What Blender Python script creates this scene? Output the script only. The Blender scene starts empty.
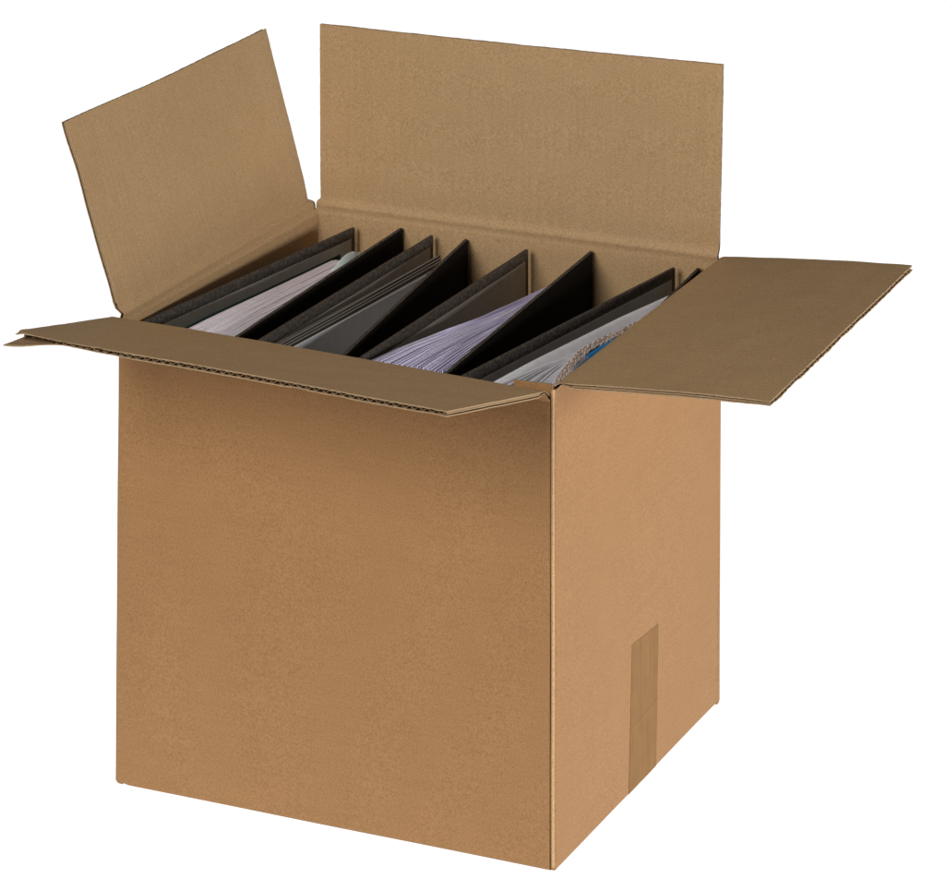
import bpy, math, random
from mathutils import Vector, Matrix, noise

# ------------------------------------------------------------------ camera, world, lamps, exposure
S = bpy.context.scene
COL = S.collection
cam = bpy.data.cameras.new("camera")
co = bpy.data.objects.new("camera", cam)
COL.objects.link(co)
S.camera = co
PITCH, HEAD = 0.0695, -0.4308
hv = Vector((math.sin(HEAD)*math.cos(PITCH), math.cos(HEAD)*math.cos(PITCH), -math.sin(PITCH)))
rv = Vector((math.cos(HEAD), -math.sin(HEAD), 0.0))
uv_ = rv.cross(hv)
mw = Matrix((rv, uv_, -hv)).transposed().to_4x4()
mw.translation = Vector((0.9922, -2.2772, 1.1935))
co.matrix_world = mw
cam.sensor_fit = 'HORIZONTAL'
cam.sensor_width = 36.0
cam.lens = 3634.64/945*36.0
cam.shift_x = (472.5-483.093)/945          # rising/falling front of a view camera
cam.shift_y = (-570.52-445.5)/945
cam.clip_start, cam.clip_end = 0.05, 100.0

w = bpy.data.worlds.new("World")
S.world = w
w.use_nodes = True
w.node_tree.nodes["Background"].inputs["Color"].default_value = (1.0, 0.98, 0.95, 1)
w.node_tree.nodes["Background"].inputs["Strength"].default_value = 0.05


def softbox(name, loc, target, sx, sy, power, color):
    l = bpy.data.lights.new(name, 'AREA')
    l.shape = 'RECTANGLE'
    l.size, l.size_y = sx, sy
    l.energy = power
    l.color = color
    o = bpy.data.objects.new(name, l)
    COL.objects.link(o)
    o.location = loc
    o.rotation_euler = (Vector(target)-Vector(loc)).to_track_quat('-Z', 'Y').to_euler()
    return o


softbox("softbox_front", (-0.40, -2.15, 1.58), (-0.17, 0.1, 0.25), 0.9, 1.1, 49.5, (1.0, 0.98, 0.92))
softbox("softbox_side", (1.6, 0.08, 0.50), (-0.1, 0.15, 0.28), 0.65, 0.55, 24.5, (1.0, 0.98, 0.92))

S.view_settings.view_transform = 'Standard'
S.view_settings.look = 'None'
S.view_settings.exposure = 0.0
S.view_settings.gamma = 1.0

rng = random.Random(7)

# ------------------------------------------------------------------ materials


class NT:
    def __init__(self, name):
        self.m = bpy.data.materials.new(name)
        self.m.use_nodes = True
        self.t = self.m.node_tree
        self.bsdf = self.t.nodes["Principled BSDF"]

    def n(self, typ, **kw):
        nd = self.t.nodes.new(typ)
        for k, v in kw.items():
            if k in nd.inputs:
                nd.inputs[k].default_value = v
            else:
                setattr(nd, k, v)
        return nd

    def l(self, a, b):
        self.t.links.new(a, b)


def ramp(nt, fac, stops):
    r = nt.n('ShaderNodeValToRGB')
    e = r.color_ramp.elements
    while len(e) < len(stops):
        e.new(0.5)
    for i, (p, c) in enumerate(stops):
        e[i].position = p
        e[i].color = (*c, 1) if len(c) == 3 else c
    nt.l(fac, r.inputs['Fac'])
    return r.outputs['Color']


def mix(nt, fac, a, b, mode='MIX'):
    m = nt.n('ShaderNodeMix', data_type='RGBA', blend_type=mode)
    if isinstance(fac, float):
        m.inputs[0].default_value = fac
    else:
        nt.l(fac, m.inputs[0])
    for s, v in ((6, a), (7, b)):
        if isinstance(v, tuple):
            m.inputs[s].default_value = (*v, 1)
        else:
            nt.l(v, m.inputs[s])
    return m.outputs[2]


def kraft(name, base, flute=0.25, rough=0.62, streak=(14.0, 330.0, 1.0)):
    nt = NT(name)
    tc = nt.n('ShaderNodeTexCoord')
    uvn = nt.n('ShaderNodeUVMap')
    # fibre speckle, in metres
    n1 = nt.n('ShaderNodeTexNoise', Scale=820.0, Detail=3.0, Roughness=0.65)
    nt.l(tc.outputs['Object'], n1.inputs['Vector'])
    n2 = nt.n('ShaderNodeTexNoise', Scale=40.0, Detail=2.0, Roughness=0.6)
    nt.l(tc.outputs['Object'], n2.inputs['Vector'])
    n3 = nt.n('ShaderNodeTexNoise', Scale=9.0, Detail=3.0, Roughness=0.5)
    nt.l(tc.outputs['Object'], n3.inputs['Vector'])
    # cross-machine streaks: long along U, short along V
    mp = nt.n('ShaderNodeMapping')
    mp.inputs['Scale'].default_value = streak
    nt.l(uvn.outputs['UV'], mp.inputs['Vector'])
    n4 = nt.n('ShaderNodeTexNoise', Scale=1.0, Detail=3.0, Roughness=0.6)
    nt.l(mp.outputs['Vector'], n4.inputs['Vector'])
    b = Vector(base)
    dk, lt = (b[0]*0.78, b[1]*0.74, b[2]*0.64), (b[0]*1.20, b[1]*1.23, b[2]*1.34)
    c = ramp(nt, n1.outputs['Fac'], [(0.30, dk), (0.5, tuple(b)), (0.72, lt)])
    c = mix(nt, 1.0, c, ramp(nt, n2.outputs['Fac'], [(0.25, (0.975, 0.97, 0.965)), (0.75, (1.022, 1.025, 1.03))]), 'MULTIPLY')
    c = mix(nt, 1.0, c, ramp(nt, n3.outputs['Fac'], [(0.3, (0.985, 0.98, 0.975)), (0.7, (1.013, 1.016, 1.02))]), 'MULTIPLY')
    c = mix(nt, 1.0, c, ramp(nt, n4.outputs['Fac'], [(0.3, (0.968, 0.965, 0.96)), (0.7, (1.026, 1.03, 1.035))]), 'MULTIPLY')
    # single dark / pale fibres
    n5 = nt.n('ShaderNodeTexNoise', Scale=210.0, Detail=2.0, Roughness=0.5)
    nt.l(tc.outputs['Object'], n5.inputs['Vector'])
    sp = ramp(nt, n5.outputs['Fac'], [(0.24, (1, 1, 1)), (0.29, (0, 0, 0))])
    c = mix(nt, sp, c, tuple(b*0.80))
    sp2 = ramp(nt, n5.outputs['Fac'], [(0.74, (0, 0, 0)), (0.80, (0.7, 0.7, 0.7))])
    c = mix(nt, sp2, c, tuple(b*1.35))
    nt.l(c, nt.bsdf.inputs['Base Color'])
    nt.bsdf.inputs['Roughness'].default_value = rough
    nt.bsdf.inputs['Specular IOR Level'].default_value = 0.22
    # washboard of the flutes under the liner
    sx = nt.n('ShaderNodeSeparateXYZ')
    nt.l(uvn.outputs['UV'], sx.inputs[0])
    m1 = nt.n('ShaderNodeMath', operation='MULTIPLY')
    m1.inputs[1].default_value = 2*math.pi/0.0068
    nt.l(sx.outputs['X'], m1.inputs[0])
    m2 = nt.n('ShaderNodeMath', operation='SINE')
    nt.l(m1.outputs[0], m2.inputs[0])
    m3 = nt.n('ShaderNodeMath', operation='MULTIPLY')
    m3.inputs[1].default_value = flute
    nt.l(m2.outputs[0], m3.inputs[0])
    m5 = nt.n('ShaderNodeMath', operation='MULTIPLY')
    nt.l(m3.outputs[0], m5.inputs[0])
    nt.l(n3.outputs['Fac'], m5.inputs[1])
    m4 = nt.n('ShaderNodeMath', operation='MULTIPLY_ADD')
    m4.inputs[1].default_value = 0.9
    nt.l(n1.outputs['Fac'], m4.inputs[0])
    nt.l(m5.outputs[0], m4.inputs[2])
    m6 = nt.n('ShaderNodeMath', operation='MULTIPLY_ADD')
    m6.inputs[1].default_value = 0.25
    nt.l(n2.outputs['Fac'], m6.inputs[0])
    nt.l(m4.outputs[0], m6.inputs[2])
    bp = nt.n('ShaderNodeBump', Strength=0.22, Distance=0.0002)
    nt.l(m6.outputs[0], bp.inputs['Height'])
    nt.l(bp.outputs['Normal'], nt.bsdf.inputs['Normal'])
    return nt.m


def mottled(name, dark, light, lo, hi, scale=420.0, rough=0.6, bump=0.0002):
    nt = NT(name)
    tc = nt.n('ShaderNodeTexCoord')
    n1 = nt.n('ShaderNodeTexNoise', Scale=scale, Detail=4.0, Roughness=0.6)
    nt.l(tc.outputs['Object'], n1.inputs['Vector'])
    c = ramp(nt, n1.outputs['Fac'], [(lo, dark), (hi, light)])
    nt.l(c, nt.bsdf.inputs['Base Color'])
    nt.bsdf.inputs['Roughness'].default_value = rough
    nt.bsdf.inputs['Specular IOR Level'].default_value = 0.25
    bp = nt.n('ShaderNodeBump', Strength=0.5, Distance=bump)
    nt.l(n1.outputs['Fac'], bp.inputs['Height'])
    nt.l(bp.outputs['Normal'], nt.bsdf.inputs['Normal'])
    return nt.m


def paper(name, base, spread=0.12):
    nt = NT(name)
    g = nt.n('ShaderNodeNewGeometry')
    tc = nt.n('ShaderNodeTexCoord')
    b = Vector(base)
    c = ramp(nt, g.outputs['Random Per Island'], [(0.0, tuple(b*(1-spread*2.2))), (0.25, tuple(b*(1-spread*0.4))), (1.0, tuple(b*(1+spread*0.5)))])
    n1 = nt.n('ShaderNodeTexNoise', Scale=120.0, Detail=3.0)
    nt.l(tc.outputs['Object'], n1.inputs['Vector'])
    c = mix(nt, 1.0, c, ramp(nt, n1.outputs['Fac'], [(0.3, (0.95, 0.95, 0.95)), (0.7, (1.04, 1.04, 1.04))]), 'MULTIPLY')
    nt.l(c, nt.bsdf.inputs['Base Color'])
    nt.bsdf.inputs['Roughness'].default_value = 0.6
    nt.bsdf.inputs['Specular IOR Level'].default_value = 0.2
    return nt.m


M_OUT = kraft("kraft_outer_liner", (0.336, 0.179, 0.075), flute=0.10)
M_IN = kraft("kraft_inner_liner", (0.448, 0.292, 0.155), flute=0.9, streak=(330.0, 14.0, 1.0))
M_EDGE = kraft("kraft_cut_edge", (0.37, 0.26, 0.155), flute=0.0, rough=0.85)
M_WORN_LIT = kraft("kraft_worn_lit_fold", (0.50, 0.33, 0.19), flute=0.0, rough=0.8)  # abraded fold, with the crease highlight painted into its pale colour
M_MED = kraft("kraft_fluting", (0.40, 0.27, 0.155), flute=0.0, rough=0.85)
M_BLACK = mottled("binder_wrap_paper", (0.028, 0.0235, 0.0205), (0.105, 0.088, 0.076), 0.40, 0.72)
M_SMOOTH = mottled("binder_smooth_black", (0.006, 0.0050, 0.0042), (0.010, 0.0085, 0.007), 0.4, 0.7, rough=0.9, bump=0.00005)
M_SMOOTH.node_tree.nodes['Principled BSDF'].inputs['Specular IOR Level'].default_value = 0.06
M_LINING = mottled("binder_lining_paper", (0.305, 0.283, 0.250), (0.355, 0.330, 0.294), 0.3, 0.7, scale=90.0, rough=0.7, bump=0.00005)
M_P1 = paper("white_paper_rosy", (0.91, 0.86, 0.94), 0.05)
M_P3 = paper("white_paper_violet", (0.80, 0.76, 0.98), 0.05)
M_P4 = paper("white_paper_cool", (0.91, 0.90, 0.96), 0.07)
M_GREY = paper("grey_divider_card", (0.23, 0.212, 0.192), 0.08)
M_GREYB = paper("cool_grey_card", (0.70, 0.71, 0.77), 0.02)
M_TOWEL = paper("rough_brown_paper", (0.74, 0.60, 0.54), 0.20)
M_BLUE = paper("blue_card", (0.03, 0.30, 0.72), 0.02)
M_SLATE = paper("slate_card", (0.30, 0.36, 0.52), 0.02)
M_GREEN = paper("dark_green_card", (0.012, 0.040, 0.034), 0.02)
M_PALE = paper("pale_blue_card", (0.78, 0.90, 0.90), 0.02)


def tape_material():
    nt = NT("brown_packing_tape")
    uvn = nt.n('ShaderNodeUVMap')
    mp = nt.n('ShaderNodeMapping')
    mp.inputs['Scale'].default_value = (420.0, 16.0, 1.0)
    nt.l(uvn.outputs['UV'], mp.inputs['Vector'])
    n1 = nt.n('ShaderNodeTexNoise', Scale=1.0, Detail=4.0, Roughness=0.6)
    nt.l(mp.outputs['Vector'], n1.inputs['Vector'])
    tc = nt.n('ShaderNodeTexCoord')
    n2 = nt.n('ShaderNodeTexNoise', Scale=60.0, Detail=5.0)
    nt.l(tc.outputs['Object'], n2.inputs['Vector'])
    c = ramp(nt, n1.outputs['Fac'], [(0.3, (0.212, 0.108, 0.036)), (0.7, (0.272, 0.142, 0.050))])
    c = mix(nt, 1.0, c, ramp(nt, n2.outputs['Fac'], [(0.3, (0.92, 0.92, 0.92)), (0.7, (1.07, 1.07, 1.07))]), 'MULTIPLY')
    nt.l(c, nt.bsdf.inputs['Base Color'])
    nt.bsdf.inputs['Roughness'].default_value = 0.55
    nt.bsdf.inputs['Specular IOR Level'].default_value = 0.10
    bp = nt.n('ShaderNodeBump', Strength=0.4, Distance=0.0003)
    nt.l(n1.outputs['Fac'], bp.inputs['Height'])
    nt.l(bp.outputs['Normal'], nt.bsdf.inputs['Normal'])
    return nt.m


M_TAPE = tape_material()


def glow_floor_material():
    nt = NT("white_floor_added_glow")
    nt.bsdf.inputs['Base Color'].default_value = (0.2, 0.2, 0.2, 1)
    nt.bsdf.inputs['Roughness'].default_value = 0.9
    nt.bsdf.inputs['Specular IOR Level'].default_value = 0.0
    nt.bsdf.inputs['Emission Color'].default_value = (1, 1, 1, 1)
    nt.bsdf.inputs['Emission Strength'].default_value = 1.08  # added glow, no real lamp beneath the floor
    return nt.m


# ------------------------------------------------------------------ mesh helpers
class MB:
    """collects faces with materials and uv, links them as one mesh object"""

    def __init__(self):
        self.v, self.f, self.mi, self.uv, self.sm = [], [], [], [], []

    def quad_grid(self, P, nu, nv, mi=0, flip=False, smooth=True, UV=None, mif=None):
        b = len(self.v)
        for j in range(nv+1):
            for i in range(nu+1):
                self.v.append(tuple(P(i/nu, j/nv)))
        for j in range(nv):
            for i in range(nu):
                a = b+j*(nu+1)+i
                q = [a, a+1, a+nu+2, a+nu+1]
                t = [(i, j), (i+1, j), (i+1, j+1), (i, j+1)]
                if flip:
                    q.reverse()
                    t.reverse()
                self.f.append(q)
                self.mi.append(mif(i, j, mi) if mif else mi)
                self.sm.append(smooth)
                self.uv.append([UV(x/nu, y/nv) if UV else (x/nu, y/nv) for x, y in t])

    def slab(self, A, B, nu, nv, ma, mb, me, UV=None, flip=False, mif=None):
        """A, B: functions (u, v) -> point for the two faces; rim closed with its own vertices"""
        self.quad_grid(A, nu, nv, ma, flip, True, UV, mif)
        self.quad_grid(B, nu, nv, mb, not flip, True, UV)
        for fx, n, fl in ((lambda s, t: ((s, 0.0), t), nu, True), (lambda s, t: ((s, 1.0), t), nu, False),
                          (lambda s, t: ((0.0, s), t), nv, False), (lambda s, t: ((1.0, s), t), nv, True)):
            def R(s, t, fx=fx):
                (u, v), k = fx(s, t)
                return A(u, v).lerp(B(u, v), k)
            self.quad_grid(R, n, 1, me, fl != flip, False, (lambda s, t: (s*0.3, t*0.004)))

    def build(self, name, mats, parent=None):
        me = bpy.data.meshes.new(name)
        me.from_pydata(self.v, [], self.f)
        for m in mats:
            me.materials.append(m)
        ul = me.uv_layers.new(name="UVMap")
        k = 0
        for fi, p in enumerate(me.polygons):
            p.material_index = self.mi[fi]
            p.use_smooth = self.sm[fi]
            for c in self.uv[fi]:
                ul.data[k].uv = c
                k += 1
        me.update()
        o = bpy.data.objects.new(name, me)
        COL.objects.link(o)
        if parent:
            o.parent = parent
        return o


def empty(name, loc, label, cat, group=None):
    o = bpy.data.objects.new(name, None)
    COL.objects.link(o)
    o.location = loc
    o.empty_display_size = 0.05
    tag(o, label, cat, group)
    return o


def tag(o, label, cat, group=None):
    o["label"] = label
    o["category"] = cat
    if group:
        o["group"] = group


def lerp(a, b, t):
    return a+(b-a)*t


def sst(a, b, x):
    t = min(1, max(0, (x-a)/(b-a)))
    return t*t*(3-2*t)


def N3(x, y, z):
    return noise.noise(Vector((x, y, z)))


# ------------------------------------------------------------------ the surface it stands on
fl = MB()
fl.quad_grid(lambda u, v: Vector((lerp(-4.0, 0.6, u), lerp(-0.26, 7.0, v), 0.0)), 2, 2, 0, False, False)
floor = fl.build("floor", [glow_floor_material()])          # white floor, glow added so it renders pure white
floor["kind"] = "structure"
fl = MB()
fl.quad_grid(lambda u, v: Vector((lerp(-9.0, 9.0, u), lerp(-9.0, 12.0, v), -0.006)), 2, 2, 0, False, False)
nt_ = NT("matt_white_floor")
nt_.bsdf.inputs['Base Color'].default_value = (0.8, 0.8, 0.8, 1)
nt_.bsdf.inputs['Roughness'].default_value = 0.9
fl.build("floor", [nt_.m])["kind"] = "structure"

# ------------------------------------------------------------------ the carton
T = 0.004
box = empty("cardboard_box", (0, 0, 0), "open brown corrugated cardboard box with four flaps spread, packed with black binders", "box")

# outer corners (top ones are the fold lines of the flaps)
FBR, FBL, BBR, BBL = Vector((-0.0003, 0.0035, 0)), Vector((-0.3557, -0.0030, 0)), Vector((0.0020, 0.3218, 0)), Vector((-0.3540, 0.3215, 0))
FTR, FTL, BTR, BTL = Vector((0.0008, 0.0006, 0.350)), Vector((-0.3518, 0.0, 0.350)), Vector((0.0003, 0.3250, 0.350)), Vector((-0.3538, 0.3240, 0.350))
DROP = 0.0045


def wallpt(B0, B1, T0, T1, u, z, off, nrm, bulge=0.0):
    """point on a wall: u along, z up, off inward along -nrm"""
    k = z/0.35
    p = B0.lerp(B1, u).lerp(T0.lerp(T1, u), k)
    p.z = z
    bl = bulge*math.sin(math.pi*u)*math.sin(math.pi*min(1, k)) + 0.0005*N3(u*3+nrm.x*7, k*3, nrm.y*5+1.3)
    r = 0.0022
    bot = max(0.0, 1-z/r)
    return p + nrm*(bl-off-0.0020*bot*bot)


def wall(name, pts, hinge_z, notch0=0.0, notch1=0.0, nz=44, uvoff=0.0, label=None, nu=84, P=None, ulen=0.35, cutmat=0, worn_lit=0):
    mb = MB()

    def zz(u, v):
        z1 = hinge_z(u)-DROP
        d0, d1 = u*ulen, (1-u)*ulen
        z0 = 0.0
        if notch0:
            z0 = max(z0, notch0-d0*1.15)
        if notch1:
            z0 = max(z0, notch1-d1*1.15)
        t = v**1.7 if v < 1 else 1
        return max(z0, 0.0)+(z1-z0)*t
    e = 0.006/ulen
    k = 12/nu

    def um(u):
        if u < k:
            return e*u/k
        if u > 1-k:
            return 1-e*(1-u)/k
        return e+(1-2*e)*(u-k)/(1-2*k)
    A = lambda u, v: P(um(u), zz(um(u), v), 0.0)
    B = lambda u, v: P(um(u), zz(um(u), v), T)
    mif = (lambda i, j, m: 2 if i < worn_lit else m) if worn_lit else None
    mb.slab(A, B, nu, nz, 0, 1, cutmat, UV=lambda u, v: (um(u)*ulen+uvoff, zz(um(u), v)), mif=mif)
    o = mb.build(name, [M_OUT, M_IN, M_WORN_LIT], box)
    if label:
        o["label"] = label
    return o


hz_front = lambda u: lerp(0.3525, 0.3455, u**1.5)     # u from left to right
hz_back = lambda u: 0.3522                            # u from right to left
hz_left = lambda u: lerp(0.3520, 0.3528, u)           # u from back to front
hz_right = lambda u: lerp(0.3528, 0.3534, u)          # u from front to back

NF, NR, NB, NL = Vector((0, -1, 0)), Vector((1, 0, 0)), Vector((0, 1, 0)), Vector((-1, 0, 0))


def p_front(u, z, off):
    # last 3 mm at the left end roll round the folded corner
    p = wallpt(FBL, FBR+Vector((-0.0041, 0, 0)), FTL, FTR+Vector((-0.0041, 0, 0)), u, z, off, NF, 0.0006)
    d = u*0.35
    r = 0.003
    if d < r:
        t = 1-d/r
        p.y += 0.0022*t*t
        p.x += 0.0004*t
    p.y += 0.0009*math.exp(-d/0.006)
    return p


def p_left(u, z, off):
    p = wallpt(BBL, FBL, BTL, FTL, u, z, off, NL, 0.0006)
    d = (1-u)*0.324
    if d < 0.003:
        t = 1-d/0.003
        p.x += 0.0020*t*t
        p.y += 0.0020*t
    return p


def p_back(u, z, off):
    return wallpt(BBR, BBL, BTR, BTL, u, z, off, NB, 0.0005)


def p_right(u, z, off):
    p = wallpt(FBR, BBR, FTR, BTR, u, z, off, NR, 0.0010)
    d = u*0.324
    r = 0.0028
    if d < r:
        t = 1-d/r
        p.x -= 0.0024*t*t
        p.y += 0.0002
        p.x += off*0.75*t
    return p


wall("front_panel", None, hz_front, notch0=0.0090, P=p_front, ulen=0.352)
wall("side_panel", None, hz_left, P=p_left, ulen=0.324, uvoff=0.4)
wall("back_panel", None, hz_back, P=p_back, ulen=0.352, uvoff=0.8)
wall("side_panel", None, hz_right, notch0=0.0035, P=p_right, ulen=0.324, uvoff=1.3, worn_lit=2)

# the glued joint: a rounded fold at the corner, then a tab tucked behind the front panel
tab = MB()


def p_tab(u, z, off):
    # u: 0 at the free end of the tab, 1 where it meets the side panel
    k = z/0.35
    c = FBR.lerp(FTR, k)
    pr = [(-0.0340, 0.0050), (-0.0080, 0.0050), (-0.0052, 0.0045), (-0.0042, 0.0030), (-0.0038, 0.0016), (-0.0030, 0.0007), (-0.0022, 0.0002)]
    if u < 0.6:
        x, y = lerp(pr[0][0], pr[1][0], u/0.6), pr[0][1]
    else:
        s = (u-0.6)/0.4*(len(pr)-2)
        i = min(int(s), len(pr)-3)
        f = s-i
        a, b = pr[i+1], pr[i+2]
        x, y = lerp(a[0], b[0], f), lerp(a[1], b[1], f)
    r = 0.0022
    bot = max(0.0, 1-z/r)
    return Vector((c.x+x+(0.0003*N3(0, 0, z*25) if u > 0.9 else 0), c.y+y+off*0.5+0.0014*bot, z))


tz = lambda u, v: lerp(0.0008, 0.3495+0.0016*u + 0.0005*N3(u*18, 2, 0), v**1.4)
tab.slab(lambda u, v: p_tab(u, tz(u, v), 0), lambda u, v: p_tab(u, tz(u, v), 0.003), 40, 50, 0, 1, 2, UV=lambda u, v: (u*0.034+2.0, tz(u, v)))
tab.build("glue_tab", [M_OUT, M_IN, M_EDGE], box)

bt = MB()
bt.slab(lambda u, v: Vector((lerp(-0.349, -0.0055, u), lerp(0.006, 0.317, v), 0.0055)),
        lambda u, v: Vector((lerp(-0.349, -0.0055, u), lerp(0.006, 0.317, v), 0.0015)), 4, 4, 1, 0, 2, flip=False, UV=lambda u, v: (u*0.35, v*0.32))
bt.build("bottom_panel", [M_OUT, M_IN, M_EDGE], box)

# packing tape that runs up the side panel from under the box
tp = MB()


def p_tape(u, v, off):
    z = lerp(0.0012, lerp(0.1135, 0.1105, u) + 0.0006*N3(u*30, 0, 0), v)
    y = lerp(lerp(0.1372, 0.1408, v), lerp(0.1905, 0.1925, v), u)
    q = p_right(y/0.3235, z, 0)
    q.x += off + 0.00030*math.exp(-((z-0.049-0.004*u)/0.0008)**2) + 0.00010*N3(u*6, z*40, 5)
    q.y = y
    return q


tp.slab(lambda u, v: p_tape(u, v, 0.00022), lambda u, v: p_tape(u, v, 0.00006), 24, 240, 0, 0, 0, UV=lambda u, v: (u*0.052, v*0.112))
tp.build("packing_tape", [M_TAPE], box)


def flap(ends, base, hinge, tip, nrm_sign, bead=0.0, warp=None, length=0.155, ulen=0.35, seed=0.0, uvoff=0.0, gape=None, peel=None, slot=0.0, jag=0.0006, crush=0.62, rag=None, label=None):
    """base/hinge/tip: functions u -> point on the visible (inner) face; bends smoothly at the hinge.
    Two liners with a sine-wave fluting between them, so every cut edge shows its corrugation."""
    def prof(u, v):
        b, h, t = base(u), hinge(u), tip(u)
        d = (t-h).normalized()
        L = (t-h).length
        q = h+d*0.006
        s = v*1.10 - 0.10           # v<0.091: the bend
        if s < 0:
            k = 1+s/0.10
            p = b.lerp(h, k).lerp(h.lerp(q, k), k)
        else:
            p = q+d*((L-0.006)*s)
            if slot:      # die-cut slot: the flap is a little narrower than its hinge
                p = p+(hinge(1)-hinge(0)).normalized()*(slot*(1-u)*sst(0.0, 0.010, s)*(1-s))
        return p

    def normal(u, v):
        e = 0.004
        v0, v1 = max(0, v-e), min(1, v+e)
        tv = prof(u, v1)-prof(u, v0)
        tu = prof(min(1, u+0.01), v)-prof(max(0, u-0.01), v)
        return (tu.cross(tv)).normalized()*nrm_sign

    def F(u, v, off):
        # off: distance behind the visible face
        uu = u
        vv = v
        p = prof(uu, vv)
        n = normal(uu, vv)
        s = max(0.0, (v-0.091)/0.909)
        dsp = 0.0009*N3(u*2.3+seed, s*2.1, seed)*s + 0.00025*N3(u*9+seed, s*8, seed+3)
        if bead:
            # rolled crease: the liner swells into the box under the score and dips just above it
            m = (v-0.085)*length
            dsp2 = bead*(sst(-0.0085, -0.0035, m)*(1-sst(-0.0025, 0.0012, m)) - 0.45*sst(-0.001, 0.0015, m)*(1-sst(0.002, 0.022, m)))
            p = p - n*dsp2
        if warp:
            p = p + warp(u, s)
        o = off
        if gape:
            o = off*(1+gape(u, s))
        # board is crushed thin along the score, and unevenly at the die-cut edge
        cr = math.exp(-((v-0.078)/0.036)**2)
        o = o*(1-crush*cr)
        if s > 0.8:
            o = o*(1-0.30*sst(0.8, 1.0, s)*max(0, N3(u*13+seed, 0.5, seed))*1.6)
        q = p + n*(dsp + o)
        if peel:
            q = q + peel(u, s, off/T)
        # ragged die-cut edges
        if s > 0.97:
            d = (tip(u)-hinge(u)).normalized()
            j = jag*(N3(u*60+seed, off*900, 4)+0.6*N3(u*170, off*700, seed))
            if rag:
                j += rag(u, off)
            q = q + d*j
        if u < 0.004 or u > 0.996:
            a = (hinge(1)-hinge(0)).normalized()
            q = q + a*(0.00035*N3(s*50, off*500, seed))
        return q

    L0, L1 = 0.00080, T-0.00075
    mb = MB()
    UV = lambda u, v: (u*ulen+uvoff, v*length)
    nu, nv = 150, 60
    mb.slab(lambda u, v: F(u, v, 0.0), lambda u, v: F(u, v, L0), nu, nv, 0, 2, 3, UV=UV, flip=nrm_sign > 0)
    mb.slab(lambda u, v: F(u, v, L1), lambda u, v: F(u, v, T), nu, nv, 2, 1, 3, UV=UV, flip=nrm_sign > 0)
    per = int(ulen/0.0068)
    mid, amp = T/2, (L1-L0)/2

    def W(u, v, k):
        a = math.sin(2*math.pi*per*u + 1.1*N3(u*19, seed, 8))*(1-0.35*max(0, N3(u*31, seed, 5)))
        a = max(-1, min(1, a*1.15))
        rec = 0.012*max(0, N3(u*23, seed, 2.0))+0.0028 + (0.13*sst(0.11, 0.04, u) if peel else 0)
        return F(u, 0.125+(0.875-rec)*v, mid+a*amp*0.86+k)
    mb.slab(lambda u, v: W(u, v, -0.00016), lambda u, v: W(u, v, 0.00016), per*10, 40, 2, 2, 3, UV=UV, flip=nrm_sign > 0)
    o = mb.build("flap", [M_IN, M_OUT, M_MED, M_EDGE], box)
    if label:
        o["label"] = label
    return o


V = Vector
# back flap stands upright. u from left to right
pbk = lambda u: p_back(1-u*0.992-0.003, 0.3522-DROP, T)
flap(None, pbk, lambda u: V((lerp(-0.3515, -0.0010, u), 0.3213, 0.3528)),
     lambda u: V((-0.3505, 0.3292-T, 0.5034)).lerp(V((0.0003, 0.3295-T, 0.5057)), u), -1, bead=0.0015, slot=0.0028, crush=0.22,
     jag=0.00025, ulen=0.352, seed=2.0, uvoff=3.0, warp=lambda u, s: V((0, 0.0012*math.sin(math.pi*u)*s, -0.0012*math.sin(math.pi*u)*s)), label="upright back flap")
# left flap leans outward. u from back to front
plf = lambda u: p_left(u*0.992+0.003, lerp(0.3520, 0.3528, u)-DROP, T)


def warp_left(u, s):
    c = sst(0.5, 1.0, u)*sst(0.70, 1.0, s)
    return V((-0.0042*c, 0, 0.001*c)) + V((-0.0022, 0, 0))*math.sin(math.pi*min(1, s))*sst(0.3, 1.0, u)


flap(None, plf, lambda u: V((-0.3555, 0.3222, 0.3522)).lerp(V((-0.3484, 0.0030, 0.3530)), u),
     lambda u: V((-0.3981, 0.3212, 0.4960)).lerp(V((-0.3905, 0.0006, 0.4945)), u), 1, bead=0.0022, slot=0.0036, crush=0.22,
     jag=0.00025, ulen=0.322, seed=5.0, uvoff=3.6, warp=warp_left, label="left flap leaning outward")
# right flap lies level. u from front to back
prt = lambda u: p_right(u*0.985+0.010, lerp(0.3528, 0.3534, u)-DROP, T)
flap(None, prt, lambda u: V((0.0004, 0.0032, 0.3532)).lerp(V((-0.0014, 0.3240, 0.3548)), u),
     lambda u: V((0.1597, 0.0014, 0.3632)).lerp(V((0.1553, 0.3255, 0.3670)), u), 1,
     ulen=0.322, seed=8.0, uvoff=4.2, warp=lambda u, s: V((0, 0, 0.0012*math.sin(math.pi*s))), label="right flap folded out level")
# front flap lies level, its left corner crushed open. u from left to right
pfr = lambda u: p_front(u*0.996+0.004, hz_front(u)-DROP, T)


def gape_front(u, s):
    return -0.35*sst(0.26, 0.12, u)*sst(0.02, 0.10, u)*sst(0.8, 1.0, s)*0.9


def peel_front(u, s, k):
    # the lower liner has torn loose at the corner, the upper one is rolled and pushed back
    a = sst(0.13, 0.0, u)*sst(0.72, 1.0, s)
    b = sst(0.030, 0.0, u)*sst(0.90, 1.0, s)
    low = sst(0.4, 0.9, k)
    return V((0.0002, -0.0080, -0.0030))*a*low + V((0.0002, 0.0030, 0.0002))*a*(1-low) + V((0.002, 0.002, -0.0022))*b*(1-low)


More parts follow.
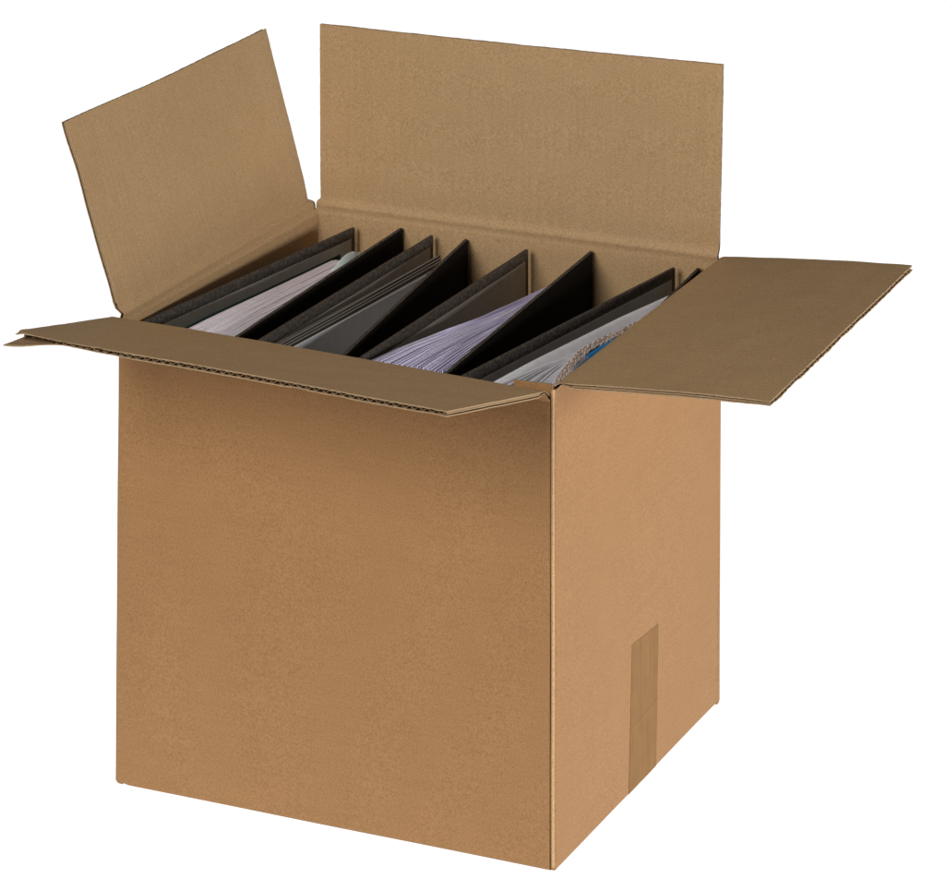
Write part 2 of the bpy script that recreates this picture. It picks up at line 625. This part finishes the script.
def rag_front(u, off):
    r = 0.0
    if u < 0.28:
        k = sst(0.28, 0.12, u)
        r += 0.0022*k*N3(u*150, off*300, 9)*(1 if off < 0.002 else 0.35)
    if abs(u-0.205) < 0.016 and off < 0.0012:
        r -= 0.0028*(1-abs(u-0.205)/0.016)
    return r


flap(None, pfr, lambda u: V((lerp(-0.3522, -0.0045, u), -0.0008, hz_front(u)+0.0023)),
     lambda u: V((-0.3478, -0.1478, 0.3858)).lerp(V((-0.0085, -0.1562, 0.3812)), u), 1,
     ulen=0.348, seed=11.0, uvoff=5.0, gape=gape_front, peel=peel_front, rag=rag_front, jag=0.0008,
     warp=lambda u, s: V((-0.004*sst(0.08, 0, u)*s, 0, 0.0010*math.sin(math.pi*u)*s)), label="front flap with a crushed corner")


# ------------------------------------------------------------------ the four binders
def slab_between(mb, a, b, z0, za, zb, thick, side, y_bevel=0.0008, nseg=8, nz=12, mi=0):
    """upright board from plan point a to b; 'side' = +1 thickens to the right of a->b's left normal"""
    a, b = Vector(a), Vector(b)
    d = (b-a).normalized()
    n = Vector((d.y, -d.x))*side

    def G(u, v, o):
        p = a.lerp(b, u)+n*o
        z = lerp(z0, lerp(za, zb, u), v)
        return Vector((p.x, p.y, z))
    mb.slab(lambda u, v: G(u, v, 0), lambda u, v: G(u, v, thick), nseg, nz, mi, mi, mi, flip=side < 0)
    return d, n


def bevel(o, wd, seg=2):
    m = o.modifiers.new("bevel", 'BEVEL')
    m.width = wd
    m.segments = seg
    m.limit_method = 'ANGLE'
    m.angle_limit = math.radians(50)


import bmesh


def board(name, a, b, z0, za, zb, thick, side, mat, parent, bv=0.0009, outer=None):
    a, b = Vector(a), Vector(b)
    d = (b-a).normalized()
    n = Vector((d.y, -d.x))*side
    bm = bmesh.new()
    ns = 14
    rows = []
    for i in range(ns+1):
        u = i/ns
        p = a.lerp(b, u)
        zt = lerp(za, zb, u)+0.0003*N3(u*6, a.x*40, 1)
        q = p+n*thick
        rows.append([bm.verts.new((p.x, p.y, z0)), bm.verts.new((q.x, q.y, z0)), bm.verts.new((q.x, q.y, zt)), bm.verts.new((p.x, p.y, zt))])
    for i in range(ns):
        for k in range(4):
            bm.faces.new((rows[i][k], rows[i][(k+1) % 4], rows[i+1][(k+1) % 4], rows[i+1][k]))
    bm.faces.new(rows[0][::-1])
    bm.faces.new(rows[-1])
    bmesh.ops.recalc_face_normals(bm, faces=bm.faces)
    es = [e for e in bm.edges if len(e.link_faces) == 2 and e.calc_face_angle() > 0.8]
    bmesh.ops.bevel(bm, geom=es, offset=bv, segments=3, profile=0.5, affect='EDGES')
    for f in bm.faces:
        f.smooth = True
    me = bpy.data.meshes.new(name)
    bm.to_mesh(me)
    bm.free()
    me.materials.append(mat)
    if outer:
        me.materials.append(outer)
        nn = Vector((n.x, n.y, 0))
        for p in me.polygons:
            if p.normal.dot(nn) < -0.95:
                p.material_index = 1
    o = bpy.data.objects.new(name, me)
    COL.objects.link(o)
    o.parent = parent
    return o, d, n


# top edges of the covers, in plan: (front point, tip, height at front, height at tip)
COVERS = [
    (((-0.3467, 0.0125), (-0.3148, 0.3120), 0.3445, 0.3428), ((-0.2622, 0.0125), (-0.2716, 0.3180), 0.3445, 0.3457)),
    (((-0.2466, 0.0125), (-0.2446, 0.3120), 0.3445, 0.3449), ((-0.1722, 0.0125), (-0.2137, 0.3180), 0.3440, 0.3438)),
    (((-0.1623, 0.0125), (-0.1610, 0.3120), 0.3440, 0.3439), ((-0.0887, 0.0125), (-0.1049, 0.3180), 0.3440, 0.3476)),
    (((-0.0787, 0.0125), (-0.0355, 0.3120), 0.3440, 0.3453), ((-0.0052, 0.0125), (-0.0137, 0.3170), 0.3280, 0.3460)),
]
BL = ["black binder beside the left wall of the box, holding a thick stack of white paper",
      "black binder with dark grey divider sheets fanned inside, second from the left wall",
      "black binder full of wavy violet-white paper, third from the left wall",
      "black binder partly under the right flap, with rough brown and blue sheets inside"]
for (Lc, Rc), lab in zip(COVERS, BL):
    base = Vector(((Lc[0][0]+Rc[0][0])/2, 0.02, 0.006))
    root = empty("ring_binder", base, lab, "binder", "binders packed in the box")
    sh = lambda q: (q[0]-base.x, q[1]-base.y)
    ct = 0.0031
    for (a, b, za, zb), side in ((Lc, 1), (Rc, -1)):
        # side = +1: the board thickens towards +x (into the binder) from the left outline
        c, d, n = board("cover", sh(a), sh(b), 0.0, za-base.z, zb-base.z, ct, side, M_BLACK, root, outer=M_SMOOTH)
        ia = Vector(sh(a))+n*(ct-0.0002)+d*0.012
        ib = Vector(sh(b))+n*(ct-0.0002)-d*0.0065
        board("lining", ia, ib, 0.008, za-base.z-0.0085, zb-base.z-0.0080, 0.0005, side, M_LINING, c, bv=0.0001)
    board("spine", (Lc[0][0]-base.x, 0.0122-base.y), (Rc[0][0]-base.x, 0.0122-base.y), 0.0, Lc[2]-base.z, Rc[2]-base.z, ct, 1, M_BLACK, root)


# ------------------------------------------------------------------ papers inside the binders
def pl(path, y):
    """interpolate (x, z) of a polyline of (x, y, z) at y"""
    if y <= path[0][1]:
        a, b = path[0], path[1]
    elif y >= path[-1][1]:
        a, b = path[-2], path[-1]
    else:
        for a, b in zip(path, path[1:]):
            if a[1] <= y <= b[1]:
                break
    t = (y-a[1])/(b[1]-a[1])
    return lerp(a[0], b[0], t), lerp(a[2], b[2], t)


def sheet(mb, xf, zf, y0, y1, thick=0.00022, zb=0.045, seg=22, mi=0, droop=0.0, lean=0.0, lmax=0.012):
    """one upright leaf: x and top height are functions of y"""
    def G(u, v, o):
        y = lerp(y0, y1, u)
        zt = zf(y)
        z = lerp(zb, zt, 1-(1-v)**3)
        ln = lmax*(1-math.exp(-lean*(zt-z)/lmax)) if lean else 0.0
        return Vector((xf(y)+o+ln+droop*(v**6)*u, y, z))
    mb.slab(lambda u, v: G(u, v, 0), lambda u, v: G(u, v, thick), seg, 12 if lean else 5, mi, mi, mi, flip=True)


def cover_x(c, y):
    (a, b, _, _) = c
    return lerp(a[0], b[0], (y-a[1])/(b[1]-a[1]))


def pack(name, left, right, n, y1, ends, mat, label, group, amp=0.0006, zj=0.0006, thick=0.00062, spow=1.0, zdrop=0.0, clump=0.0, y0=0.020):
    mb = MB()
    for k in range(n):
        s = ((k+0.5)/n)**spow
        s += clump*math.sin(k*0.9)/n
        if k % 7 == 0:
            cz, cy, cx = rng.uniform(-1, 1)*zj*1.3, rng.uniform(-1, 1)*ends*1.4, rng.uniform(-1, 1)*amp*1.5
        ye = y1(s)+rng.uniform(-ends, ends)+cy
        ph, j = rng.uniform(0, 6.3), rng.uniform(-zj, zj)
        wv = rng.uniform(0.4, 1.0)*amp
        tl = rng.uniform(-1, 1)*zj*1.2

        def xf(y, s=s, ph=ph, wv=wv, cx=cx):
            return lerp(pl(left, y)[0], right(y), s)+cx*math.sin(y*19+s*5)*sst(0.03, 0.12, y)+wv*math.sin(y*34+ph*0.35)*sst(0.03, 0.2, y)

        def zf(y, s=s, j=j, tl=tl, cz=cz):
            return pl(left, y)[1]-zdrop*s+j+cz*math.sin(y*23+s*9)+tl*(y-0.1)*6 + 0.0002*N3(y*60, s*90, 0)
        sheet(mb, xf, zf, y0+rng.uniform(-0.001, 0.003), ye, thick)
    o = mb.build(name, [mat])
    tag(o, label, "paper", group)
    return o


PG = "paper stacks filed in the binders"
P1 = [(-0.3101, 0.0236, 0.342), (-0.3089, 0.064, 0.341), (-0.3066, 0.1148, 0.339), (-0.3042, 0.1671, 0.337), (-0.3027, 0.2147, 0.335), (-0.301, 0.2511, 0.334)]
pack("paper_stack", P1, lambda y: cover_x(COVERS[0][1], y)-0.0042, 84, lambda s: lerp(0.252, 0.232, s), 0.0015, M_P1,
     "thick stack of even white sheets in the binder by the left wall", PG, amp=0.0003, zj=0.00045)
P3 = [(-0.1557, 0.022, 0.342), (-0.1509, 0.0647, 0.341), (-0.1408, 0.1117, 0.339), (-0.1293, 0.1577, 0.337), (-0.1244, 0.2017, 0.335), (-0.1179, 0.2494, 0.334)]
pack("paper_stack", P3, lambda y: cover_x(COVERS[2][1], y)-0.0042, 74, lambda s: lerp(0.252, 0.246, s), 0.003, M_P3,
     "wavy stack of violet-tinted white sheets with uneven corners, third binder from the left", PG, amp=0.0010, zj=0.0008, clump=1.1)
P4 = [(-0.0540, 0.0132, 0.3415), (-0.0480, 0.0695, 0.341), (-0.040, 0.1401, 0.339), (-0.0336, 0.2017, 0.337), (-0.023, 0.2701, 0.335)]
Q4 = [(-0.0085, 0.0180, 0.345), (-0.0150, 0.045, 0.345), (-0.0200, 0.072, 0.345), (-0.0222, 0.095, 0.345), (-0.0217, 0.112, 0.345), (-0.0185, 0.133, 0.345), (-0.0142, 0.152, 0.345), (-0.0105, 0.18, 0.344), (-0.0095, 0.26, 0.342)]
B4 = [(-0.0500, 0.0140, 0.3405), (-0.0390, 0.0624, 0.340), (-0.0302, 0.1100, 0.338), (-0.0212, 0.152, 0.336), (-0.0160, 0.19, 0.335), (-0.0140, 0.26, 0.334)]
mb = MB()
for k in range(30):
    t = ((k+0.5)/30)**1.1+0.03*math.sin(k*1.7)
    ph, j, wv = rng.uniform(0, 6), rng.uniform(-0.0012, 0.0010), rng.uniform(0.3, 1)*0.0008
    sheet(mb, lambda y, t=t, ph=ph, wv=wv: lerp(pl(B4, y)[0], pl(Q4, y)[0]-0.0006, t)+wv*math.sin(y*40+ph), lambda y, t=t, j=j: pl(B4, y)[1]+j+0.003*t, 0.016+rng.uniform(-.001, .003), lerp(0.262, 0.24, t)+rng.uniform(-.003, .003), 0.0005)
for k in range(9):      # the leaves on the spine side stand clear of the rest
    j, y0, xo = rng.uniform(-0.0006, 0.0006), 0.0135+0.0016*(k % 4)+rng.uniform(0, 0.001), 0.00055*k
    sheet(mb, lambda y, xo=xo: pl(P4, y)[0]+xo, lambda y, j=j: pl(P4, y)[1]+j, y0, 0.27+j*3, 0.0005, lean=1.0, lmax=0.010)
o = mb.build("paper_stack", [M_P4])
tag(o, "loosely fanned white sheets next to the blue sheet, near the right flap", "paper", PG)

# rough brown sheets, the blue and slate sheets beside them (binder on the right)
mb = MB()
for k in range(9):
    s = k/9
    ph = rng.uniform(0, 6)
    sheet(mb, lambda y, s=s, ph=ph: pl(Q4, y)[0]+0.0068*s*(1-0.6*sst(0.15, 0.2, y))+0.0004*math.sin(y*170+ph),
          lambda y, s=s, ph=ph: pl(Q4, y)[1]+0.0003*math.sin(y*900+ph*9)+0.0009*N3(y*330, s*60, 3)-0.001*s, 0.0165+rng.uniform(-.002, .003), 0.25, 0.0006, seg=90)
o = mb.build("rough_paper", [M_TOWEL])
tag(o, "bundle of rough pinkish brown sheets with frayed top edges beside the blue sheet", "paper")
QB = [(-0.0070, 0.040, 0.345), (-0.0105, 0.066, 0.346), (-0.0122, 0.0895, 0.346), (-0.0110, 0.110, 0.346), (-0.0080, 0.132, 0.346), (-0.0065, 0.2, 0.344)]
mb = MB()
sheet(mb, lambda y: pl(QB, y)[0], lambda y: pl(QB, y)[1], 0.042, 0.0845, 0.0006, lean=1.6, lmax=0.004)
o = mb.build("slate_sheet", [M_SLATE])
tag(o, "slate grey-blue sheet tucked behind the rough brown sheets under the right flap", "paper")
mb = MB()
sheet(mb, lambda y: pl(QB, y)[0]+0.0003, lambda y: pl(QB, y)[1], 0.0850, 0.19, 0.0006, lean=1.6, lmax=0.004)
o = mb.build("blue_sheet", [M_BLUE])
tag(o, "bright blue sheet peeking out from under the right flap", "paper")

# first binder: dark green divider, pale blue slip
GR = [(x-0.0022, y, z+0.0020) for x, y, z in P1]
mb = MB()
sheet(mb, lambda y: pl(GR, y)[0], lambda y: pl(GR, y)[1]-0.0012, 0.021, 0.266, 0.0005)
o = mb.build("divider_sheet", [M_GREEN])
tag(o, "dark green divider sheet standing left of the even white stack", "divider")
mb = MB()
sheet(mb, lambda y: -0.2885+0.10*(y-0.215), lambda y: lerp(0.3340, 0.3425, sst(0.214, 0.246, y))-0.0030*sst(0.252, 0.262, y), 0.212, 0.262, 0.0006, lean=0.7, lmax=0.006)
o = mb.build("pale_slip", [M_PALE])
tag(o, "small pale blue slip at the back end of the even white stack", "paper")

# second binder: a fan of grey dividers
NG = 6
for k in range(NG):
    s = k/(NG-1)
    xa = lerp(-0.2415, -0.2240, s**0.8)
    xb = lerp(-0.2300, -0.2118, s**1.2)
    mb = MB()
    y1 = lerp(0.300, 0.262, s)+rng.uniform(-.003, .003)
    zo = rng.uniform(-0.0012, 0.0008)
    sheet(mb, lambda y: lerp(xa, xb, (y-0.02)/0.28)+0.0012*math.sin((y-0.02)*11), lambda y: 0.3385-0.012*(y-0.02)+zo, 0.020, y1, 0.0011 if k < NG-1 else 0.0006)
    o = mb.build("divider_sheet", [M_GREY if k < NG-1 else M_GREYB])
    if k == NG-1:
        tag(o, "smooth dark grey divider facing the viewer in front of the grey fan", "divider", "grey dividers fanned in the second binder")
    else:
        tag(o, "thin dark grey divider within the fan of grey sheets", "divider", "grey dividers fanned in the second binder")
